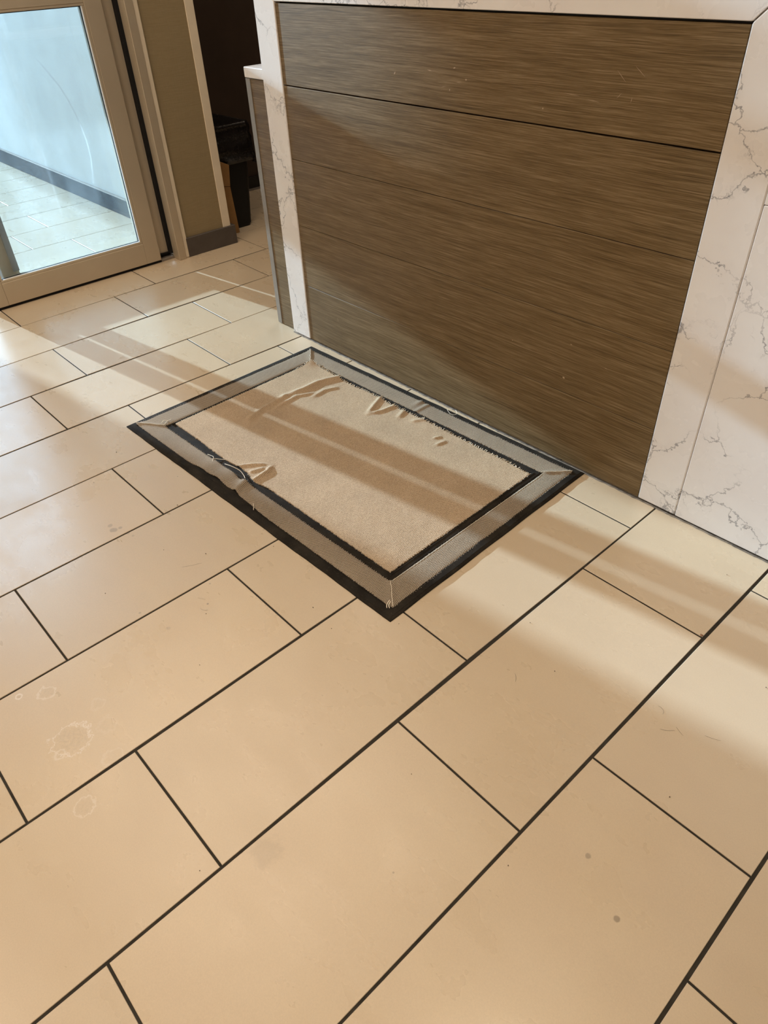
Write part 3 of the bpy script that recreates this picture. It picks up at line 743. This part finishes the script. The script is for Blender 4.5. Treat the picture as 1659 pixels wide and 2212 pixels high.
# four woven bands with mitred ends
BO = np.array([(-1.3975, -0.3805), (-0.2240, -0.3425), (-0.2485, 0.3800), (-1.4005, 0.3375)])
BI = np.array([(-1.3165, -0.3215), (-0.2900, -0.2885), (-0.3025, 0.3170), (-1.3290, 0.2830)])
band_edges = []
def band(k):
    o0, o1, i0, i1 = BO[k], BO[(k + 1) % 4], BI[k], BI[(k + 1) % 4]
    L = np.linalg.norm(o1 - o0); ns = int(L / 0.0035); nt = 18
    d = (o1 - o0) / L
    o0 = o0 + d * 0.0008; i0 = i0 + d * 0.0008; o1 = o1 - d * 0.0008; i1 = i1 - d * 0.0008
    S, T = np.meshgrid(np.linspace(0, 1, ns), np.linspace(0, 1, nt), indexing='ij'); S = S.ravel(); T = T.ravel()
    P = (1 - T)[:, None] * (o0 + S[:, None] * (o1 - o0)) + T[:, None] * (i0 + S[:, None] * (i1 - i0))
    z = 0.0078 + 0.0005 * vnoise(P, 60, 5 + k) - 0.0016 * (np.abs(T - 0.5) * 2) ** 6
    x = P[:, 0]
    if k == 0:      # near-left long side: buckled where it has come loose
        dy = 0.006 * np.exp(-((x + 0.960) / 0.032) ** 2) * (1 - T) + 0.008 * np.exp(-((x + 0.90) / 0.085) ** 2) * (1 - T)  - 0.003 * np.exp(-((x + 0.90) / 0.030) ** 2) * T + 0.003 * np.exp(-((x + 0.865) / 0.020) ** 2)
        dy += 0.006 * np.exp(-((x + 1.03) / 0.04) ** 2) * (1 - T) + 0.004 * np.exp(-((x + 0.79) / 0.05) ** 2) * (1 - T)
        P[:, 1] += dy
        z += 0.0055 * np.exp(-((x + 0.945) / 0.035) ** 2) + 0.0095 * np.exp(-((x + 0.868 + 0.02 * (T - .5)) / 0.013) ** 2) + 0.004 * np.exp(-((x + 1.02) / 0.03) ** 2) - 0.001 * np.exp(-((x + 0.905) / 0.012) ** 2)
    if k == 2:
        z += 0.0045 * np.exp(-((x + 0.83) / 0.010) ** 2) * (1 - T) + 0.003 * np.exp(-((x + 0.80) / 0.008) ** 2)
    # mitred ends curl up a little
    z += 0.0028 * np.exp(-(np.minimum(S, 1 - S) * L / 0.012) ** 2)
    e = (T < 1e-6) | (T > 1 - 1e-6)
    P += RNG.normal(0, 0.0004, P.shape) * e[:, None]
    verts = [(float(p[0]), float(p[1]), float(q)) for p, q in zip(P, z)]
    idx = lambda i, j: i * nt + j
    faces = [(idx(i, j), idx(i + 1, j), idx(i + 1, j + 1), idx(i, j + 1)) for i in range(ns - 1) for j in range(nt - 1)]
    loop = [idx(i, 0) for i in range(ns)] + [idx(ns - 1, j) for j in range(1, nt)] + [idx(i, nt - 1) for i in range(ns - 2, -1, -1)] + [idx(0, j) for j in range(nt - 2, 0, -1)]
    band_edges.append(([verts[q] for q in loop], ns, nt))
    base = len(verts); n = len(loop)
    verts += [(verts[q][0], verts[q][1], max(0.0036, verts[q][2] - 0.0026)) for q in loop]
    faces += [(loop[q], base + q, base + (q + 1) % n, loop[(q + 1) % n]) for q in range(n)]
    lab = ['buckled band along the near side', 'band along the right end', 'band along the counter side', 'band along the left end'][k]
    mesh_obj('woven_band', verts, faces, M_BAND, mat, smooth=True, label=lab)
for k in range(4): band(k)

# fringes of cut yarn along the fabric edges
def fringe(name, loops, step, lmin, lmax, r, label):
    bm = bmesh.new()
    for pts, closed in loops:
        c = Vector((sum(p[0] for p in pts) / len(pts), sum(p[1] for p in pts) / len(pts), 0))
        acc = 0
        for i in range(1, len(pts) - 1):
            p = Vector(pts[i]); q = Vector(pts[i + 1])
            acc += (q - p).length
            if acc < step: continue
            acc = random.uniform(-0.4, 0.4) * step
            t = (q - Vector(pts[i - 1])).normalized()
            nrm = Vector((t.y, -t.x, 0))
            l = random.uniform(lmin, lmax)
            jt = random.uniform(-0.6, 0.6)
            dirv = (nrm + t * jt).normalized()
            a = p - dirv * 0.0015 + Vector((0, 0, -0.0004))
            tube(bm, [a, p + dirv * l * 0.5 + Vector((0, 0, 0.0010)), p + dirv * l + Vector((0, 0, random.uniform(-0.0006, 0.0014)))], r, 4)
    o = bm_obj(name, bm, M_THREAD, mat, kind='stuff', label=label)
# order of loops is counter-clockwise so the outward normal is (ty, -tx)
top = [p for p in cedge if p[1] > 0.2 and p[0] < -0.36]
rest = cedge
fringe('yarn_fringe', [(top, False)], 0.0062, 0.0055, 0.0095, 0.0013, 'pale tufts fringing the far edge of the carpet')
fringe('yarn_fringe', [(rest, True)], 0.0042, 0.0010, 0.0042, 0.0006, 'short frayed yarn round the carpet')
fringe('yarn_fringe', [(b[0], True) for b in band_edges], 0.0040, 0.0004, 0.0026, 0.00045, 'frayed yarn along the woven bands')
# pale selvedge lines on raised mitre seams and long loose threads
def thread(pts, r=0.0009, label=None):
    P = [Vector(p) for p in pts]; out = []
    for i in range(len(P) - 1):
        p0 = P[max(i - 1, 0)]; p1 = P[i]; p2 = P[i + 1]; p3 = P[min(i + 2, len(P) - 1)]
        for k in range(6):
            t = k / 6
            out.append(0.5 * ((2 * p1) + (-p0 + p2) * t + (2 * p0 - 5 * p1 + 4 * p2 - p3) * t * t + (-p0 + 3 * p1 - 3 * p2 + p3) * t ** 3))
    out.append(P[-1])
    bm = bmesh.new(); tube(bm, out, r, 5)
    bm_obj('loose_thread', bm, M_THREAD, mat, smooth=True, label=label)
thread([(-1.0734, -0.312, 0.010), (-1.055, -0.309, 0.012), (-1.0424, -0.3098, 0.014), (-1.034, -0.318, 0.011), (-1.0175, -0.3297, 0.0105)], label='loose thread on the near band')
thread([(-1.0389, -0.312, 0.012), (-1.025, -0.300, 0.0095), (-1.0071, -0.2865, 0.010)])
thread([(-1.322, -0.3192, 0.009), (-1.330, -0.303, 0.012), (-1.3351, -0.2867, 0.009)], 0.0011)
thread([(-1.337, -0.322, 0.009), (-1.340, -0.312, 0.013), (-1.338, -0.300, 0.009)], 0.0011)
thread([(-0.7369, 0.3803, 0.009), (-0.727, 0.372, 0.011), (-0.7113, 0.3649, 0.010), (-0.7, 0.364, 0.011), (-0.6915, 0.3672, 0.012), (-0.6925, 0.379, 0.012), (-0.7118, 0.393, 0.010)], 0.0006)
thread([(-0.985, -0.307, 0.016), (-0.955, -0.302, 0.020), (-0.925, -0.294, 0.016), (-0.900, -0.297, 0.0115), (-0.885, -0.303, 0.013)], 0.0010, 'pale cord along the buckled band')
thread([(-0.775, -0.352, 0.010), (-0.765, -0.356, 0.013), (-0.752, -0.366, 0.008)], 0.0010)
thread([(-0.241, -0.333, 0.0095), (-0.235, -0.345, 0.010), (-0.228, -0.349, 0.008)], 0.0013)
thread([(-0.246, -0.331, 0.0095), (-0.240, -0.346, 0.010), (-0.233, -0.353, 0.008)], 0.0012)
for k, (pa, pb) in enumerate(((BO[0], BI[0]), (BO[1], BI[1]), (BO[2], BI[2]), (BO[3], BI[3]))):
    pts = []
    for i in range(9):
        t = i / 8; q = pa * (1 - t) + pb * t
        pts.append((q[0] + random.uniform(-.0012, .0012), q[1] + random.uniform(-.0012, .0012), 0.0112 + random.uniform(-.0006, .001)))
    thread(pts, 0.0009)
# sunlit selvedge along inner edge of right band
thread([tuple(BI[1] * (1 - t) + BI[2] * t + np.array([0.001, 0])) + (0.0078,) for t in np.linspace(0.01, 0.99, 24)], 0.0007, 'pale selvedge of the right band')

# ------------------------------------------------------------------ bin with liner, and cardboard
bn = empty('waste_bin', (-3.02, 1.02, 0), 'tall black waste bin with a black bag, in the dark passage', 'bin')
def rrect(x0, x1, y0, y1, r, z, n=5):
    pts = []
    for cx, cy, a0 in ((x1 - r, y1 - r, 0), (x0 + r, y1 - r, 90), (x0 + r, y0 + r, 180), (x1 - r, y0 + r, 270)):
        for k in range(n + 1):
            a = math.radians(a0 + 90 * k / n); pts.append((cx + r * math.cos(a), cy + r * math.sin(a), z))
    return pts
def loft(name, rings, m, parent, cap0=True, cap1=False, smooth=False, label=None):
    vs = [p for r in rings for p in r]; n = len(rings[0]); fs = []
    for r in range(len(rings) - 1):
        for k in range(n):
            a = r * n + k; b = r * n + (k + 1) % n
            fs.append((a, b, b + n, a + n))
    if cap0: fs.append(tuple(range(n))[::-1])
    if cap1: fs.append(tuple(range((len(rings) - 1) * n, len(rings) * n)))
    return mesh_obj(name, vs, fs, m, parent, smooth=smooth, label=label)
loft('bin_body', [rrect(-3.175, -2.845, 0.885, 1.060, 0.025, 0.0005), rrect(-3.18, -2.84, 0.878, 1.068, 0.028, 0.012), rrect(-3.20, -2.832, 0.856, 1.105, 0.030, 0.40), rrect(-3.202, -2.830, 0.853, 1.112, 0.030, 0.485),
                  rrect(-3.195, -2.838, 0.860, 1.104, 0.026, 0.485), rrect(-3.17, -2.86, 0.90, 1.06, 0.02, 0.02)], M_PLASTIC, bn, True, True)
rings = []
for j in range(15):
    t = j / 14
    z = 0.315 + 0.185 * t; ex = 0.006 + 0.010 * (1 - t)
    rr_ = rrect(-3.205 - ex, -2.828 + ex, 0.850 - ex, 1.114 + ex, 0.032, z, 12)
    out = []
    for i, (x, y, zz) in enumerate(rr_):
        a = i / len(rr_) * 2 * math.pi
        w = 0.007 * math.sin(a * 9 + t * 7) * (0.3 + 0.7 * (1 - t)) + 0.005 * math.sin(a * 23 - t * 13) + 0.003 * math.sin(a * 41 + t * 21 + math.sin(a * 7) * 3)
        cx, cy = -3.016, 0.982
        dd = math.hypot(x - cx, y - cy)
        out.append((x + (x - cx) / dd * w, y + (y - cy) / dd * w, zz + (0.010 * math.sin(a * 5 + 1) * (1 - t)) + 0.003 * math.sin(a * 7) * t))
    rings.append(out)
top_r = rrect(-3.190, -2.843, 0.865, 1.099, 0.026, 0.50, 12)
low_r = rrect(-3.180, -2.853, 0.875, 1.088, 0.024, 0.30, 12)
loft('bin_liner', rings + [top_r, low_r], M_BAG, bn, False, True, smooth=True, label='creased black liner folded over the rim')

card = empty('cardboard_sheet', (-2.79, 0.885, 0), 'folded brown cardboard leaning between the wall end and the black bin', 'cardboard')
def board(name, quad, th, m):
    a = [Vector(q) for q in quad]; nrm = (a[1] - a[0]).cross(a[3] - a[0]).normalized() * th
    vs = a + [q - nrm for q in a]
    return mesh_obj(name, vs, [(0, 1, 2, 3), (7, 6, 5, 4), (0, 4, 5, 1), (1, 5, 6, 2), (2, 6, 7, 3), (3, 7, 4, 0)], m, card)
board('upper_flap', [(-2.802, 0.850, 0.246), (-2.786, 0.930, 0.232), (-2.789, 0.944, 0.330), (-2.800, 0.862, 0.372)], 0.004, M_CARD)
board('lower_flap', [(-2.787, 0.850, 0.001), (-2.779, 0.939, 0.001), (-2.787, 0.930, 0.230), (-2.803, 0.850, 0.244)], 0.004, M_CARD)

# ------------------------------------------------------------------ crumbs, lint and hairs on the floor
def blob(name, x, y, r, m, label, cat='crumb', z=0.0):
    bm = bmesh.new(); bmesh.ops.create_icosphere(bm, subdivisions=2, radius=r)
    for v in bm.verts:
        v.co *= 1 + 0.25 * math.sin(v.co.x / r * 4 + v.co.y / r * 3 + x * 50); v.co.z *= 0.6
    mz = min(v.co.z for v in bm.verts)
    for v in bm.verts: v.co += Vector((x, y, z - mz + 0.0002))
    return tag(bm_obj(name, bm, m, loc=(x, y, z)), label, cat)
blob('crumb', 0.3025, 0.0835, 0.0035, M_CRUMB, 'small brown crumb at a tile corner below the marble, right of the mat')
bm = bmesh.new()
for (x, y) in [(-1.05, -0.43), (-0.93, -0.50), (-0.70, -0.55), (-0.60, -0.41), (-0.79, -0.62), (-0.52, -0.66), (-0.36, -0.47), (-0.1837, -0.362), (-0.28, -0.48), (0.14, -0.22), (0.10, -0.60), (0.33, -0.60),
               (0.45, -0.30), (-1.20, -0.62), (-1.6, -0.6), (-1.85, -0.2), (-0.75, -0.80), (-0.4, -0.75), (0.02, -0.15), (0.46, 0.05), (0.25, 0.30), (-0.02, -0.98), (-1.3, -0.5)]:
    r = random.uniform(0.0007, 0.0015)
    m = bmesh.ops.create_icosphere(bm, subdivisions=1, radius=r)
    for v in m['verts']: v.co += Vector((x, y, r * 0.9 + 0.0002))
o = bm_obj('grit', bm, M_HAIR, loc=(0, 0, 0), kind='stuff'); tag(o, 'dark grit specks scattered on the beige tiles', 'grit')
bm = bmesh.new()
for (x, y, a, l, cv) in ((0.3641, -0.1881, 0.4, 0.028, .3), (0.3828, -0.1613, -0.5, 0.022, .1), (0.35, -0.155, 1.3, 0.020, 1.2), (0.10, -0.30, 1.9, 0.022, .4), (-0.70, -0.62, 1.0, 0.05, .1), (-0.545, -0.66, -.3, 0.020, .8), (-1.42, -0.33, 1.7, 0.03, .5), (0.43, -0.14, .2, .03, .2)):
    pts = []
    for k in range(7):
        t = k / 6; aa = a + cv * t
        pts.append((x + l * t * math.cos(aa), y + l * t * math.sin(aa), 0.0007))
    tube(bm, pts, 0.00022, 4)
o = bm_obj('hair', bm, M_HAIR, loc=(0, 0, 0), kind='stuff'); tag(o, 'fine stray hairs lying on the beige tiles', 'hair')
